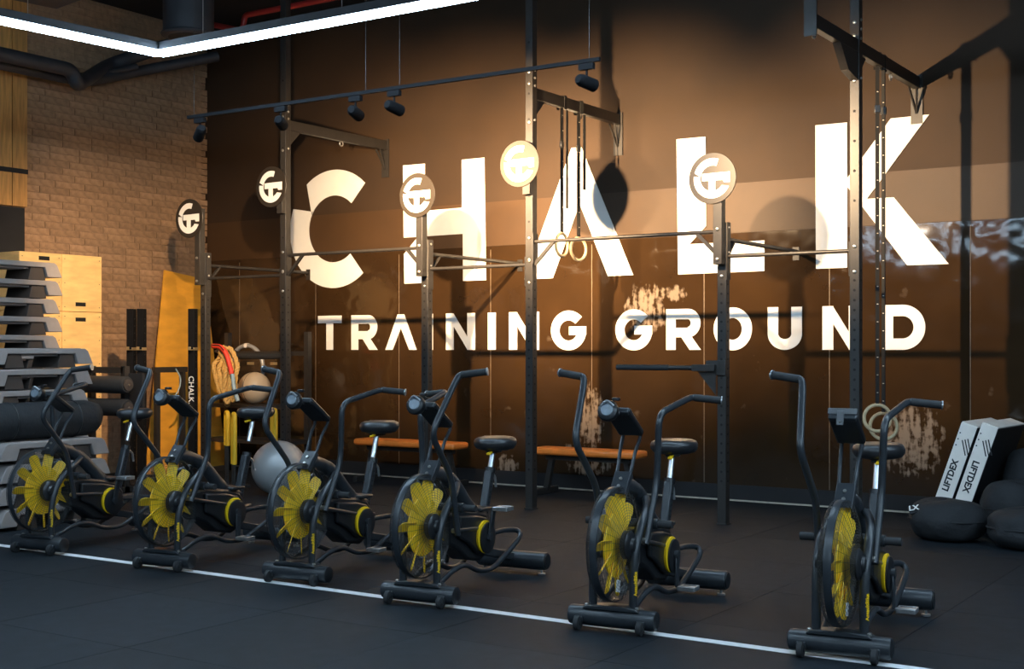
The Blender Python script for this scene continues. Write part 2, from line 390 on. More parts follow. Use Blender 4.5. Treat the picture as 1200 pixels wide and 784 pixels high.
def glyph(ch, x0, x1):
    w_ = x1 - x0; mb = MB()
    P = lambda *pts: mb.prism([(x0 + a, ZB + b) for a, b in pts], fr, bk, (0, -.0006 - .0006 * (len(mb.v) % 7), 0))
    def ring(cx, cz, rxo, rzo, a, b, n=30, closed=False):
        f = lambda k, i: (x0 + cx + (rxo - SW * k) * math.cos(R(a + (b - a) * i / n)), ZB + cz + (rzo - SW * .98 * k) * math.sin(R(a + (b - a) * i / n)))
        m_ = n if closed else n + 1
        mb.band([f(0, i) for i in range(m_)], [f(1, i) for i in range(m_)], fr, bk, closed)
    h = CH
    if ch == 'T': P((0, h - .085), (w_, h - .085), (w_, h), (0, h)); P((w_ / 2 - SW / 2, 0), (w_ / 2 + SW / 2, 0), (w_ / 2 + SW / 2, h - .08), (w_ / 2 - SW / 2, h - .08))
    elif ch == 'I': P((0, 0), (w_, 0), (w_, h), (0, h))
    elif ch == 'A': P((0, 0), (SW, 0), (w_ / 2, h - .15), (w_ - SW, 0), (w_, 0), (w_ / 2 + .045, h), (w_ / 2 - .045, h))
    elif ch == 'N': P((0, 0), (SW, 0), (SW, h), (0, h)); P((w_ - SW, 0), (w_, 0), (w_, h), (w_ - SW, h)); P((0, h), (SW * .95, h), (w_, 0), (w_ - SW * .95, 0))
    elif ch == 'O': ring(w_ / 2, h / 2, w_ / 2, h / 2 + .005, 0, 360, 44, True)
    elif ch == 'U': P((0, w_ * .45), (SW, w_ * .45), (SW, h), (0, h)); P((w_ - SW, w_ * .45), (w_, w_ * .45), (w_, h), (w_ - SW, h)); ring(w_ / 2, w_ * .45, w_ / 2, w_ * .45, 180, 360)
    elif ch == 'D':
        P((0, 0), (SW, 0), (SW, h), (0, h)); rr_ = min(h / 2, w_ - SW)
        P((SW, h - SW * .98), (w_ - rr_, h - SW * .98), (w_ - rr_, h), (SW, h)); P((SW, 0), (w_ - rr_, 0), (w_ - rr_, SW * .98), (SW, SW * .98)); ring(w_ - rr_, h / 2, rr_, h / 2, -90, 90)
    elif ch == 'R':
        P((0, 0), (SW, 0), (SW, h), (0, h)); q = .135; cz = h - q
        P((SW, h - SW * .98), (w_ - q, h - SW * .98), (w_ - q, h), (SW, h)); P((SW, h - 2 * q), (w_ - q, h - 2 * q), (w_ - q, h - 2 * q + SW * .9), (SW, h - 2 * q + SW * .9)); ring(w_ - q, cz, q - .004, q, -90, 90)
        P((w_ * .38, h - 2 * q + .03), (w_ * .38 + SW * 1.1, h - 2 * q + .03), (w_, 0), (w_ - SW * 1.15, 0))
    elif ch == 'G':
        ring(w_ / 2, h / 2, w_ / 2, h / 2 + .005, 42, 360 - 2, 44); P((w_ * .52, h / 2 - SW * .45), (w_, h / 2 - SW * .45), (w_, h / 2 + SW * .4), (w_ * .52, h / 2 + SW * .4))
    return mb
for ch, ua, ub in (('T', 373, 400.5), ('R', 412, 442.6), ('A', 452, 488.4), ('I', 499, 507.5), ('N', 523, 557), ('I', 572, 581.2), ('N', 596.8, 632), ('G', 646, 687.3), ('G', 721.5, 764.8), ('R', 781, 821.5), ('O', 836.5, 881.5), ('U', 900, 940), ('N', 964, 1008), ('D', 1033.5, 1084.5)):
    o = glyph(ch, wp(ua, 410)[0], wp(ub, 410)[0]).build('letter', M['white'], sub, smooth=0); o['label'] = 'letter ' + ch

# ------------------------------------------------------------------ training rig bolted to the wall
PW = .075; RY = 9.6
PX = {'s1': -10.20, 't1': -9.06, 's2': -7.28, 't2': -6.13, 's3': -4.30, 't3': -3.215}
SHORT_H = 2.42
rig = thing('training_rig', 'black steel pull-up rig of drilled posts bolted to the back wall', 'gym rig', (0, 0, 0))
def post(x, top):
    p = MB().box((x, RY, top / 2), (PW, PW, top)).build('post', M['rig'], rig, bevel=.004)
    MB().box((x, RY + .0, .006), (PW + .016, PW + .016, .010)).build('foot_plate', M['rig'], p)
    hb = MB(); z = .35
    while z < min(top, 4.2) - .1:
        if not (2.0 < z < 2.5):
            hb.lathe([(.0105, -.0015), (.0105, .0)], (x, RY - PW / 2 - .0004, z), 'y', 10)
        z += .075 if z < 2.0 else .225
    z = .35
    while z < 2.0:
        hb.lathe([(.0085, .0), (.0085, .0015)], (x + PW / 2 + .0004, RY, z), 'x', 10); z += .075
    hb.build('bolt_holes', M['hole'], p, smooth=0)
    return p
posts = {}
for kx, x in PX.items():
    posts[kx] = post(x, SHORT_H if kx[0] == 's' else CEIL - .005)
def bolts(parent, pts, axis='y', r=.014):
    b = MB()
    for p in pts: b.lathe([(r, -.006), (r, .006), (r * .6, .010)] if axis == 'x' else [(r * .6, -.010), (r, -.006), (r, .006)], p, axis, 10)
    return b.build('bolts', M['steel'], parent)
def pullup_bar(x0, x1, z):
    b = MB().cyl((x0 + PW / 2, RY, z), (x1 - PW / 2, RY, z), .016, n=12).build('pull_up_bar', M['rig'], rig)
    for xs, d in ((x0 + PW / 2, 1), (x1 - PW / 2, -1)):
        MB().box((xs + d * .004, RY, z - .06), (.008, PW, .26)).build('bar_plate', M['rig'], b)
        if x1 - x0 > 1.4: MB().sqbar((xs, RY, z - .20), (xs + d * .20, RY, z), .022, .03).build('bar_brace', M['rig'], b)
    bolts(b, [(x0 - .0, RY - PW / 2, z + .03), (x0, RY - PW / 2, z - .16), (x1, RY - PW / 2, z + .03), (x1, RY - PW / 2, z - .16)])
pullup_bar(PX['s1'], PX['t1'], 2.15); pullup_bar(PX['t1'], PX['s2'], 2.35)
pullup_bar(PX['s2'], PX['t2'], 2.15); pullup_bar(PX['t2'], PX['s3'], 2.35)
pullup_bar(PX['s3'], PX['t3'], 2.15)
for kx in ('s1', 's2', 's3'):
    x = PX[kx]
    b = MB().cyl((x, RY + PW / 2, 2.29), (x, WALL_Y - .012, 2.29), .018, n=12).build('wall_bar', M['rig'], rig)
    MB().box((x, WALL_Y - .014, 2.27), (.06, .010, .12)).build('wall_plate', M['rig'], b)
    MB().sqbar((x, RY + PW / 2, 2.12), (x, RY + PW / 2 + .16, 2.28), .03, .02).build('bar_brace', M['rig'], b)
    MB().box((x + PW / 2 + .006, RY, 2.26), (.01, PW * .9, .32)).build('bar_plate', M['rig'], b)
    bolts(b, [(x + PW / 2 + .008, RY, 2.38), (x + PW / 2 + .008, RY, 2.18)], 'x', .011)
BZ = {'t1': 3.66, 't2': 3.66, 't3': 3.69}
for kx in ('t1', 't2', 't3'):
    x = PX[kx]; z = BZ[kx]
    b = MB().box((x, (RY + PW / 2 + WALL_Y - .03) / 2, z), (PW * .8, WALL_Y - RY - PW / 2 - .03, .10)).build('ceiling_beam', M['rig'], rig, bevel=.004)
    MB().box((x, WALL_Y - .012, z - .14), (.10, .012, .42)).build('wall_plate', M['rig'], b)
    for d in (-1, 1): MB().sqbar((x + d * .03, WALL_Y - .14, z - .05), (x, WALL_Y - .02, z - .26), .012, .02).build('wall_brace', M['rig'], b)
    MB().prism([(RY + PW / 2, z - .05), (RY + PW / 2, z - .22), (RY + PW / 2 + .18, z - .05)], lambda p: Vector((x - .004, p[0], p[1])), lambda p: Vector((x + .004, p[0], p[1]))).build('gusset', M['rig'], b, smooth=0)
    MB().torus((x, 10.45, z - .075), .026, .007, 'x', 18, 6).build('eye_bolt', M['steel'], b)
    bolts(b, [(x, RY - PW / 2, z + dz) for dz in (.18, .08, -.26)] )
    bolts(b, [(x + PW / 2, RY, z + dz) for dz in (.2, .13, .06, -.24)], 'x', .012)
x = PX['t3']; z = BZ['t3']
b = MB().box((x, RY - PW / 2 - .46, z), (PW * .8, .92, .10)).build('front_beam', M['rig'], rig, bevel=.004)
MB().box((x, RY - PW / 2 - .925, z + .02), (.09, .012, .26)).build('end_plate', M['rig'], b)
MB().prism([(RY - PW / 2, z - .05), (RY - PW / 2, z - .26), (RY - PW / 2 - .22, z - .22), (RY - PW / 2 - .40, z - .05)], lambda p: Vector((x - .03, p[0], p[1])), lambda p: Vector((x + .03, p[0], p[1]))).build('gusset', M['rig'], b, smooth=0)
MB().torus((x, RY - .9, z - .085), .03, .007, 'x', 18, 6).build('eye_bolt', M['steel'], b)

# round logo signs on the posts
def logo(mb, cx, cz, r, f0, f1):
    A = lambda a, q: (cx + r * q * math.cos(R(a)), cz + r * q * math.sin(R(a)))
    n = 20
    mb.band([A(70 + 92 * i / n, .78) for i in range(n + 1)], [A(70 + 100 * i / n, .50) for i in range(n + 1)], f0, f1)
    mb.band([A(172 + 162 * i / n, .78) for i in range(n + 1)], [A(170 + 154 * i / n, .50) for i in range(n + 1)], f0, f1)
    for poly in ([(-.42, -.09), (.45, -.09), (.50, -.19), (.74, -.19), (.74, .21), (-.42, .19)], [(-.15, -.62), (.13, -.62), (.13, -.05), (-.15, -.05)]):
        mb.prism([(cx + r * a, cz + r * b_) for a, b_ in poly], f0, f1, (0, -.0006 if len(poly) > 4 else -.0012, 0))
    return mb
def logo_sign(u, v, xpost, label, tall):
    yd = RY - PW / 2 - (.055 if tall else PW + .012)
    p = onY(u, v, yd); r = .205
    t = thing('logo_sign', label, 'sign', (p.x, yd, p.z), 0, 'round logo signs on the rig posts')
    MB().lathe([(r - .003, -.006), (r, -.003), (r, .003), (r - .003, .006)], (0, 0, 0), 'y', 48).build('disc', M['sign'], t)
    logo(MB(), 0, 0, r, lambda q: Vector((q[0], -.0085, q[1])), lambda q: Vector((q[0], -.005, q[1]))).build('mark', M['white'], t, smooth=0)
    if tall:
        MB().box((xpost - p.x, .0305, -.12), (PW, .049, .30)).build('mount_block', M['rig'], t, bevel=.003)
    else:
        zt, zb = .1, 2.08 - p.z
        MB().box((xpost - p.x, .006 + PW / 2, (zt + zb) / 2), (PW, PW, zt - zb)).build('mount_post', M['rig'], t, bevel=.003)
        bolts(t, [(xpost - p.x, 0, 2.36 - p.z), (xpost - p.x, 0, 2.12 - p.z)])
    return t
logo_sign(222, 256, PX['s1'], 'round black logo sign on short post in front of the brick wall', False)
logo_sign(318, 219, PX['t1'], 'round logo sign on tall post beside the letter C', True)
logo_sign(489, 229, PX['s2'], 'round logo sign on short post overlapping the left stem of the letter H', False)
logo_sign(609, 192, PX['t2'], 'round logo sign on tall post between the letters H and A', True)
logo_sign(835, 209, PX['s3'], 'round logo sign on short post overlapping the letter L', False)

# ------------------------------------------------------------------ lighting track and its spotlights
tr = thing('lighting_track', 'thin black lighting track hung on wires before the back wall', 'light track', (0, 0, 0))
xa, xb = -8.12, -4.22
MB().box(((xa + xb) / 2, TRACK_Y, TRACK_Z), (xb - xa, .026, .026)).build('rail', M['matte'], tr)
for x in (-8.05, -6.22, -5.9, -4.30):
    MB().cyl((x, TRACK_Y, TRACK_Z + .015), (x, TRACK_Y, CEIL - .004), .0018, n=6).build('suspension_wire', M['rig'], tr)
def spot(x, ax, az, pw, label):
    t = thing('track_spotlight', label, 'spotlight', (x, TRACK_Y, TRACK_Z - .018), 0, 'spotlights on the lighting track')
    MB().box((0, 0, -.02), (.11, .034, .04)).build('adapter', M['matte'], t)
    MB().cyl((0, 0, -.03), (0, 0, -.085), .008, n=8).build('stem', M['matte'], t)
    aim = Vector((ax - x, (9.5 if ax < -11 else WALL_Y) - TRACK_Y, az - (TRACK_Z - .13))).normalized()
    c = Vector((0, 0, -.125)); a = c - aim * .075; b = c + aim * .075
    bd = MB().tube([a - aim * .012, a, a + aim * .02, b], [.026, .036, .042, .044], 18)
    bo = bd.build('lamp_head', M['matte'], t)
    MB().cyl(b - aim * .0, b + aim * .002, .036, n=16).build('lens', M['lens'], bo)
    ld = bpy.data.lights.new('track_spot_light', 'SPOT'); ld.energy = SPOT_POWER * pw; ld.color = (1.0, .68, .37)
    ld.spot_size = R(66); ld.spot_blend = 1.0; ld.shadow_soft_size = .03
    lo = bpy.data.objects.new('track_spot_light', ld); COL.objects.link(lo); lo.parent = t
    lo.location = b + aim * .04; lo.rotation_euler = aim.to_track_quat('-Z', 'Y').to_euler()
for (x, ax, az, pw), lb in zip(SPOTS, ('black track spotlight at the track end in front of the brick wall', 'black track spotlight in front of the tall post with the letter C beside it', 'black track spotlight above the letter C, one of a close pair', 'black track spotlight above the letter H, one of a close pair', 'black track spotlight at the track end above the letter A')):
    spot(x, ax, az, pw, lb)

# ------------------------------------------------------------------ suspended LED lines
def led_line(pts, label, name='led_line_light'):
    t = thing(name, label, 'ceiling light', (0, 0, 0))
    for a, b in zip(pts[:-1], pts[1:]):
        a, b = Vector(a), Vector(b); up = Vector((0, 0, 1))
        MB().sqbar(a + up * .048, b + up * .048, .09, .06).build('housing', M['duct'], t)
        MB().sqbar(a, b, .082, .034).build('diffuser', M['led'], t)
        n = max(1, int((b - a).length / 1.3))
        for i in range(n):
            p = a.lerp(b, (i + .35) / n); MB().cyl(p + up * .08, Vector((p.x, p.y, CEIL - .004)), .003, n=6).build('suspension_wire', M['steel'], t)
    return t
LZ = 3.70
led_line([(-8.35, 1.8, LZ), (-7.82, 6.88, LZ), (3.2, 6.88, LZ)], 'bright white LED line light bent at a corner below the ceiling')
led_line([(-7.0, -1.0, LZ), (-5.6, 2.6, LZ), (2.6, 2.6, LZ), (4.4, -1.5, LZ)], 'white LED line light hung over the open floor')
led_line([(1.2, 6.3, LZ), (2.0, 3.1, LZ)], 'added unseen LED line light brightening the bike fans from the right')  # added out of view to brighten the right-facing sides of the fans
led_line([(3.4, 6.2, LZ), (4.6, -.8, LZ)], 'second added unseen LED line light for the bike fans, by the right hand wall')  # another unseen fill line, added to light the bikes from the right
led_line([(-9.2, -3.6, LZ), (4.5, -3.6, LZ)], 'white LED line light hung near the far end of the hall')

# ------------------------------------------------------------------ ceiling services
def pipe(name, pts, r, material, label, bend=.12):
    return tag(MB().tube(pts, r, 12, bend).build(name, material), label, name.split('_')[-1])
def ptY(u, v, Y): return onY(u, v, Y)
pipe('ceiling_pipe', [onX(-60, 50, -11.2), onX(84, 82, -11.2), onX(90, 100, -11.2), ptY(128, 76, 9.6), ptY(200, 52, 10.2), ptY(262, 40, 10.6)], .075, M['duct'], 'dark pipe with a downward bend under the ceiling by the brick wall', .1)
pipe('ceiling_pipe', [onX(-60, 62, -11.5), onX(60, 88, -11.5), onX(100, 96, -11.5), ptY(160, 84, 9.9), ptY(255, 66, 10.7)], .06, M['duct'], 'lower dark pipe running beside wood panels under the ceiling', .15)
pipe('ceiling_pipe', [onX(-60, 56, -11.6), onX(60, 81, -11.6), onX(100, 91, -11.6), ptY(160, 78, 9.8)], .035, M['duct'], 'thin dark pipe clipped above the lower pipe by wood panels', .15)
p0, p1, p2, p3 = ptY(225, 24, 10.4), ptY(284, 36, 10.4), ptY(287, 18, 10.4), ptY(520, -12, 10.4)
pipe('sprinkler_pipe', [p0, p1, p2, (p3.x, 10.4, p2.z)], .032, M['redpipe'], 'red sprinkler pipe with a step under the black ceiling', .05)
du = thing('duct_drop', 'wide dark ventilation duct drop hanging from the ceiling', 'duct', tuple(ptY(221, 44, 9.0)))
hh = CEIL - du.location.z
MB().lathe([(.23, 0), (.25, .01), (.25, hh * .98)], (0, 0, 0), 'z', 28).build('duct_body', M['duct'], du)
MB().torus((0, 0, .03), .255, .018, 'z', 30, 6).build('flange', M['duct'], du)
MB().lathe([(.2, -.004), (.2, .001)], (0, 0, 0), 'z', 24).build('grille', M['black'], du)
dz_ = 4.72
bd_ = tag(MB().sqbar((-10.9, 1.0, dz_), (-9.8, 7.6, dz_), .55, .36).build('air_duct', M['duct'], bevel=.01), 'long grey rectangular air duct under the ceiling behind the LED line', 'duct')

# ------------------------------------------------------------------ air bikes
def build_bike(forward_right):
    t = thing('air_bike', '', 'exercise bike')
    # stabilisers
    fs = MB().lathe([(.047, -.228), (.050, -.218), (.050, .218), (.047, .228)], (0, 0, .066), 'x', 24).build('front_stabilizer', M['frame'], t)
    for d in (-1, 1):
        MB().lathe([(.042, 0), (.046, .004 * d), (.034, .010 * d)] if d > 0 else [(.034, -.010), (.046, -.004), (.042, 0)], (d * .225, 0, .068), 'x', 20).build('end_cap', M['plastic'], fs)
        wh = MB().lathe([(.030, -.015), (.036, -.011), (.036, .011), (.030, .015)], (d * .165, -.062, .037), 'x', 20).build('transport_wheel', M['rubber'], fs)
        MB().lathe([(.014, -.019), (.014, .019)], (d * .165, -.062, .037), 'x', 12).build('wheel_hub', M['plastic'], fs)
        MB().box((d * .165, -.040, .055), (.045, .05, .03)).build('wheel_bracket', M['frame'], fs, bevel=.004)
    MB().prism([(-.15, .108), (.15, .108), (.13, .124), (.05, .130), (-.05, .130), (-.13, .124)], lambda p: Vector((p[0], -.045, p[1])), lambda p: Vector((p[0], .045, p[1]))).build('saddle_plate', M['frame'], fs, bevel=.003)
    bl_ = MB()
    for d in (-1, 1): bl_.lathe([(.010, 0), (.010, .008), (.005, .011)], (d * .135, -.02, .120), 'z', 10)
    bl_.build('bolts', M['steel'], fs)
    rs = MB().lathe([(.052, -.235), (.055, -.225), (.055, .225), (.052, .235)], (0, 1.15, .085), 'x', 24).build('rear_stabilizer', M['frame'], t)
    for d in (-1, 1):
        MB().lathe([(.046, -.005), (.046, .005)], (d * .237, 1.15, .085), 'x', 20).build('end_cap', M['plastic'], rs)
        MB().lathe([(.024, 0), (.024, .010), (.008, .012), (.008, .036)], (d * .20, 1.15, .0), 'z', 14).build('levelling_foot', M['alu'], rs)
    # forks
    for d in (-1, 1):
        f = MB().tube([(d * .108, .0, .115), (d * .108, -.002, .30), (d * .112, .025, .43), (d * .112, .10, .53), (d * .10, .22, .595), (d * .05, .33, .63)], .0215, 12, .07, flat=.9).build('fork', M['frame'], t)
        if d > 0:
            nrm = Vector((.80, -.60, 0)); run = Vector((0.0, .0, 1)); upv = nrm.cross(run)
            mt = Matrix((run, upv, nrm)).transposed().to_4x4(); mt.translation = Vector((.108, -.001, .245)) + nrm * .0215
            text_part('fork_lettering', 'AssaultBike', .026, M['yellow'], f, mt, .001, bold=.0006)['label'] = 'yellow lettering along the fork'
    # fan and cage
    C = Vector((0, .02, .43)); RR = .285
    prof = [(.280, -.019), (.285, -.018), (.287, -.012), (.287, .012), (.285, .018), (.280, .019), (.279, .012), (.279, -.012)]
    cage = MB().lathe(prof + [prof[0]], C, 'x', 56, caps=False).build('cage_rim', M['frame'], t)
    wm = MB()
    for d in (-1, 1):
        for (r, x_) in ((.2855, .024), (.2835, .029), (.280, .0335), (.2755, .0365)): wm.torus(C + Vector((d * x_, 0, 0)), r, .0011, 'x', 56, 4)
    for d in (-1, 1):
        xo = lambda r: d * (.035 + .040 * max(0, 1 - (r / RR) ** 3))
        for k in range(15):
            r = .078 + k * .0133; wm.torus(C + Vector((xo(r), 0, 0)), r, .0009, 'x', 48, 4)
        for k in range(36):
            a = 2 * math.pi * k / 36
            wm.tube([C + Vector((xo(r), r * math.cos(a), r * math.sin(a))) for r in (.06, .15, .21, .274)] + [C + Vector((d * x_, r * math.cos(a), r * math.sin(a))) for r, x_ in ((.283, .029), (.286, .016))], .0009, 4, caps=False)
    wm.build('cage_wires', M['wire'], cage)
    fan = MB().lathe([(.163, .004), (.167, .010), (.163, .016)], C, 'x', 40).build('fan_disc', M['yellow'], t)
    for k in range(11):
        a = 2 * math.pi * (k + .35) / 11
        pts = [(.10, -.030), (.225, -.033), (.250, -.028), (.260, -.014), (.260, .014), (.250, .028), (.225, .033), (.10, .030)]
        rad = Vector((0, math.cos(a), math.sin(a))); tan = Vector((0, -math.sin(a), math.cos(a))); ax = Vector((1, 0, 0))
        wd = (tan * .80 - ax * .60).normalized(); nn = rad.cross(wd)
        MB().prism(pts, lambda p: C + rad * p[0] + wd * p[1] + nn * .0025 + ax * .008, lambda p: C + rad * p[0] + wd * p[1] - nn * .0025 + ax * .008).build('blade', M['yellow'], fan, smooth=0)
    for d in (-1, 1):
        pr = [(.072, .055), (.072, .082), (.060, .094), (.040, .098), (.034, .112), (.014, .116)]
        if d < 0: pr = [(r, -h) for r, h in pr]
        MB().lathe(pr, C, 'x', 28).build('hub_cover', M['plastic'], t)
    # main frame and drive housing
    MB().tube([(0, .10, .715), (0, .24, .70), (0, .38, .635), (0, .52, .50), (0, .64, .42), (0, .76, .40)], [.036, .042, .046, .046, .042, .036], 14, .10, flat=.8).build('main_beam', M['frame'], t)
    hp = [(.20, .47), (.34, .49), (.58, .455), (.68, .43), (.745, .36), (.75, .27), (.70, .19), (.60, .155), (.44, .185), (.33, .26), (.22, .30)]
    hs = MB().prism(hp, lambda p: Vector((-.062, p[0], p[1])), lambda p: Vector((.062, p[0], p[1]))).build('drive_housing', M['plastic'], t, bevel=.018)
    gp = [(.30, .455), (.52, .435), (.63, .41), (.70, .34), (.69, .25), (.62, .20), (.53, .205), (.40, .29), (.30, .33)]
    MB().prism(gp, lambda p: Vector((.060, p[0], p[1])), lambda p: Vector((.092, p[0], p[1]))).build('chain_guard', M['plastic'], hs, bevel=.012)
    MB().box((0, .66, .455), (.15, .14, .022)).build('housing_cap', M['plastic'], hs, bevel=.008)
    MB().sqbar((0, .66, .21), (0, 1.12, .105), .055, .05).build('rear_beam', M['frame'], t, bevel=.006)
    for d in (-1, 1):
        MB().tube([(d * .085, .03, .10), (d * .095, .20, .165), (d * .10, .33, .18), (d * .10, .50, .115), (d * .11, .66, .105), (d * .125, .86, .19), (d * .13, 1.0, .255), (d * .10, 1.02, .292), (d * .06, .92, .300), (d * .04, .70, .295)], .016, 10, .06).build('lower_rail', M['frame'], t)
    # crank, pedals
    CR = Vector((0, .58, .305))
    ca = R(78) if forward_right else R(-95)
    for d in (-1, 1):
        pr = [(.093, .092), (.096, .098), (.096, .106), (.090, .108)]; pb = [(.086, .107), (.091, .109), (.091, .118), (.074, .124)]
        sg = lambda q: q if d > 0 else [(r, -h) for r, h in q]
        rg = MB().lathe(sg(pr), CR, 'x', 36).build('crank_ring', M['yellow'], t)
        MB().lathe(sg(pb), CR + Vector((0, .011, -.008)), 'x', 36).build('crank_cover', M['plastic'], rg)
        a = ca if d > 0 else ca + math.pi
        e = CR + Vector((d * .140, .17 * math.cos(a), .17 * math.sin(a)))
        ar = MB().sqbar(CR + Vector((d * .132, 0, 0)), e, .014, .044).build('crank_arm', M['frame'], t, bevel=.004)
        MB().lathe([(.024, -.012), (.024, .012)], CR + Vector((d * .132, 0, 0)), 'x', 18).build('crank_boss', M['frame'], ar)
        pc = e + Vector((d * .062, 0, 0))
        pd = MB()
        pd.cyl(e, e + Vector((d * .105, 0, 0)), .008, n=8)
        for s_ in (-1, 1):
            pd.sqbar(pc + Vector((-.043, s_ * .043, 0)), pc + Vector((.043, s_ * .043, 0)), .009, .024)
            pd.sqbar(pc + Vector((s_ * .043, -.046, 0)), pc + Vector((s_ * .043, .046, 0)), .009, .024)
        pd.sqbar(pc + Vector((-.04, 0, 0)), pc + Vector((.04, 0, 0)), .03, .02)
        MBo = pd.build('pedal', M['alu'], t, bevel=.003)
    # handle arms on their pivot with foot pegs
    PV = Vector((0, .215, .515))
    shape = [(.135, -.08, -.127), (.135, -.029, .208), (.150, -.168, .534), (.190, .150, .735), (.215, .165, .742), (.345, .205, .742)]
    for d in (-1, 1):
        fwd = forward_right if d > 0 else not forward_right
        th = R(-21.5 if fwd else 21.5)
        pts = []
        for (sx, sy, sz) in shape:
            y = sy * math.cos(th) + sz * math.sin(th); z = -sy * math.sin(th) + sz * math.cos(th)
            pts.append(PV + Vector((d * sx, y, z)))
        h_ = MB().tube(pts[:4] + [pts[4]], .0175, 12, .075, steps=6).build('handle_arm', M['frame'], t)
        gp_ = MB().tube([pts[3].lerp(pts[4], .7), pts[5]], .0195, 12).build('hand_grip', M['rubber'], h_)
        MB().cyl(pts[5], pts[5] + (pts[5] - pts[4]).normalized() * .006, .023, n=14).build('grip_cap', M['alu'], h_)
        MB().cyl(PV + Vector((d * .05, 0, 0)), PV + Vector((d * .16, 0, 0)), .028, n=16).build('arm_pivot', M['frame'], t)
        MB().cyl(PV + Vector((d * .155, 0, 0)), PV + Vector((d * .235, 0, 0)), .0195, n=14).build('foot_peg', M['rubber'], t)
        lr = MB().cyl(pts[0] + Vector((-d * .022, 0, .02)), CR + Vector((d * .085, -.06, .055)), .012, n=10).build('link_rod', M['frame'], t)
        MB().cyl(pts[0] + Vector((-d * .035, 0, .02)), pts[0] + Vector((d * .004, 0, .02)), .014, n=10).build('link_bolt', M['steel'], lr)
    MB().cyl(PV + Vector((-.06, 0, 0)), PV + Vector((.06, 0, 0)), .022, n=12).build('pivot_axle', M['frame'], t)
    # console
    tilt = Vector((0, .10, .115)).normalized(); fn = Vector((0, -tilt.z, tilt.y)); b0 = Vector((0, .055, .685))
    rm = Matrix((Vector((1, 0, 0)), fn, tilt)).transposed()
    br = MB(); br.box(b0 + tilt * .06, (.085, .006, .135), rm)
    for d in (-1, 1): br.box(b0 + tilt * .06 - fn * .016 + Vector((d * .0405, 0, 0)), (.006, .036, .135), rm)
    bo = br.build('console_bracket', M['frame'], t, bevel=.002)
    bb = MB()
    for q in (.035, .08): bb.tube([b0 + tilt * q, b0 + tilt * q + fn * .010], .009, 10)
    bb.build('bolts', M['steel'], bo)
    for d in (-1, 1):
        MB().tube([b0 + tilt * .02 - fn * .012 + Vector((d * .036, 0, 0)), b0 + tilt * .13 - fn * .012 + Vector((d * .036, 0, 0)), (d * .042, .20, .885), (d * .048, .262, .955), (d * .048, .245, .985)], .0095, 8, .04).build('console_stem', M['frame'], t)
    tc_ = Vector((0, .155, 1.035)); sl = Vector((0, .24, -.155)).normalized(); tn = Vector((0, -sl.z, sl.y))
    rm2 = Matrix((Vector((1, 0, 0)), sl, tn)).transposed()
    cs = MB().box(tc_, (.135, .24, .034), rm2).build('console', M['plastic'], t, bevel=.010)
    MB().box(tc_ + tn * .018, (.105, .16, .004), rm2).build('console_screen', M['screen'], cs)
    MB().box(tc_ - sl * .112 - tn * .006, (.125, .03, .03), rm2).build('console_lip', M['frame'], cs, bevel=.006)
    # saddle
    sa = Vector((0, .075, .30)).normalized()
    st = MB().sqbar((0, .735, .36), (0, .833, .665), .050, .056).build('seat_tube', M['frame'], t, bevel=.010)
    hm = MB()
    for k in range(7): hm.lathe([(.006, 0), (.006, .0012)], Vector((.0252, .755, .42)) + Vector((0, .0098, .0305)) * k, 'x', 8)
    hm.build('height_holes', M['hole'], st, smooth=0)
    MB().tube([(0, .835, .655), (0, .842, .685)], .032, 14).build('tube_collar', M['plastic'], st)
    MB().tube([(0, .858, .66), (0, .905, .62), (0, .915, .56)], .008, 8, .01).build('pull_pin', M['alu'], st)
    sp = MB().cyl((0, .836, .66), (0, .888, .830), .0175, n=16).build('seat_post', M['chrome'], t)
    rows = []; n = 28; sv = []; sf = []
    levels = [(.0, .60), (.010, .88), (.030, .99), (.050, 1.0), (.066, .94), (.076, .78), (.080, .45), (.079, .12)]
    for (h, k) in levels:
        for i in range(n):
            a = 2 * math.pi * i / n; cy, cx = math.cos(a), math.sin(a)
            wid = .135 - .045 * max(0, -cy) ** 1.5
            sv.append((cx * wid * k, .905 + .145 * cy * k, .818 + h + .006 * (cy > .3) * k))
    for i in range(len(levels) - 1):
        for k in range(n): sf.append((i * n + k, i * n + (k + 1) % n, (i + 1) * n + (k + 1) % n, (i + 1) * n + k))
    sf += [tuple(range(n - 1, -1, -1)), tuple((len(levels) - 1) * n + k for k in range(n))]
    so = MB().add(sv, sf).build('seat', M['seat'], t, smooth=60)
    MB().box((0, .895, .812), (.05, .12, .022)).build('seat_clamp', M['plastic'], so, bevel=.004)
    MB().box((.02, .80, .806), (.022, .045, .012), (R(12), 0, 0)).build('clamp_lever', M['yellow'], so, bevel=.003)
    return t
def head_unit(t):
    """rounded display pod clipped to the front of the console"""
    c = Vector((-.028, .005, 1.095))
    ax = Vector((.10, -.90, .30)).normalized()
    q = MB().tube([c - ax * .045, c - ax * .03, c, c + ax * .018, c + ax * .026], [.030, .046, .056, .050, .036], 20)
    o = q.build('display_pod', M['plastic'], t)
    MB().tube([c + ax * .024, c + ax * .030], [.034, .030], 18).build('pod_face', M['screen'], o)
    MB().tube([c + ax * .02 + Vector((-.03, 0, .02)), c + ax * .034 + Vector((0, 0, .046)), c + ax * .02 + Vector((.034, 0, .02))], .007, 8, .02).build('pod_clip', M['alu'], o)
    MB().box(c - ax * .05 + Vector((.02, .01, 0)), (.07, .06, .02)).build('pod_mount', M['plastic'], o, bevel=.004)
    MB().box(c + Vector((.03, .03, .058)), (.035, .03, .016)).build('pod_button', M['plastic'], o, bevel=.003)
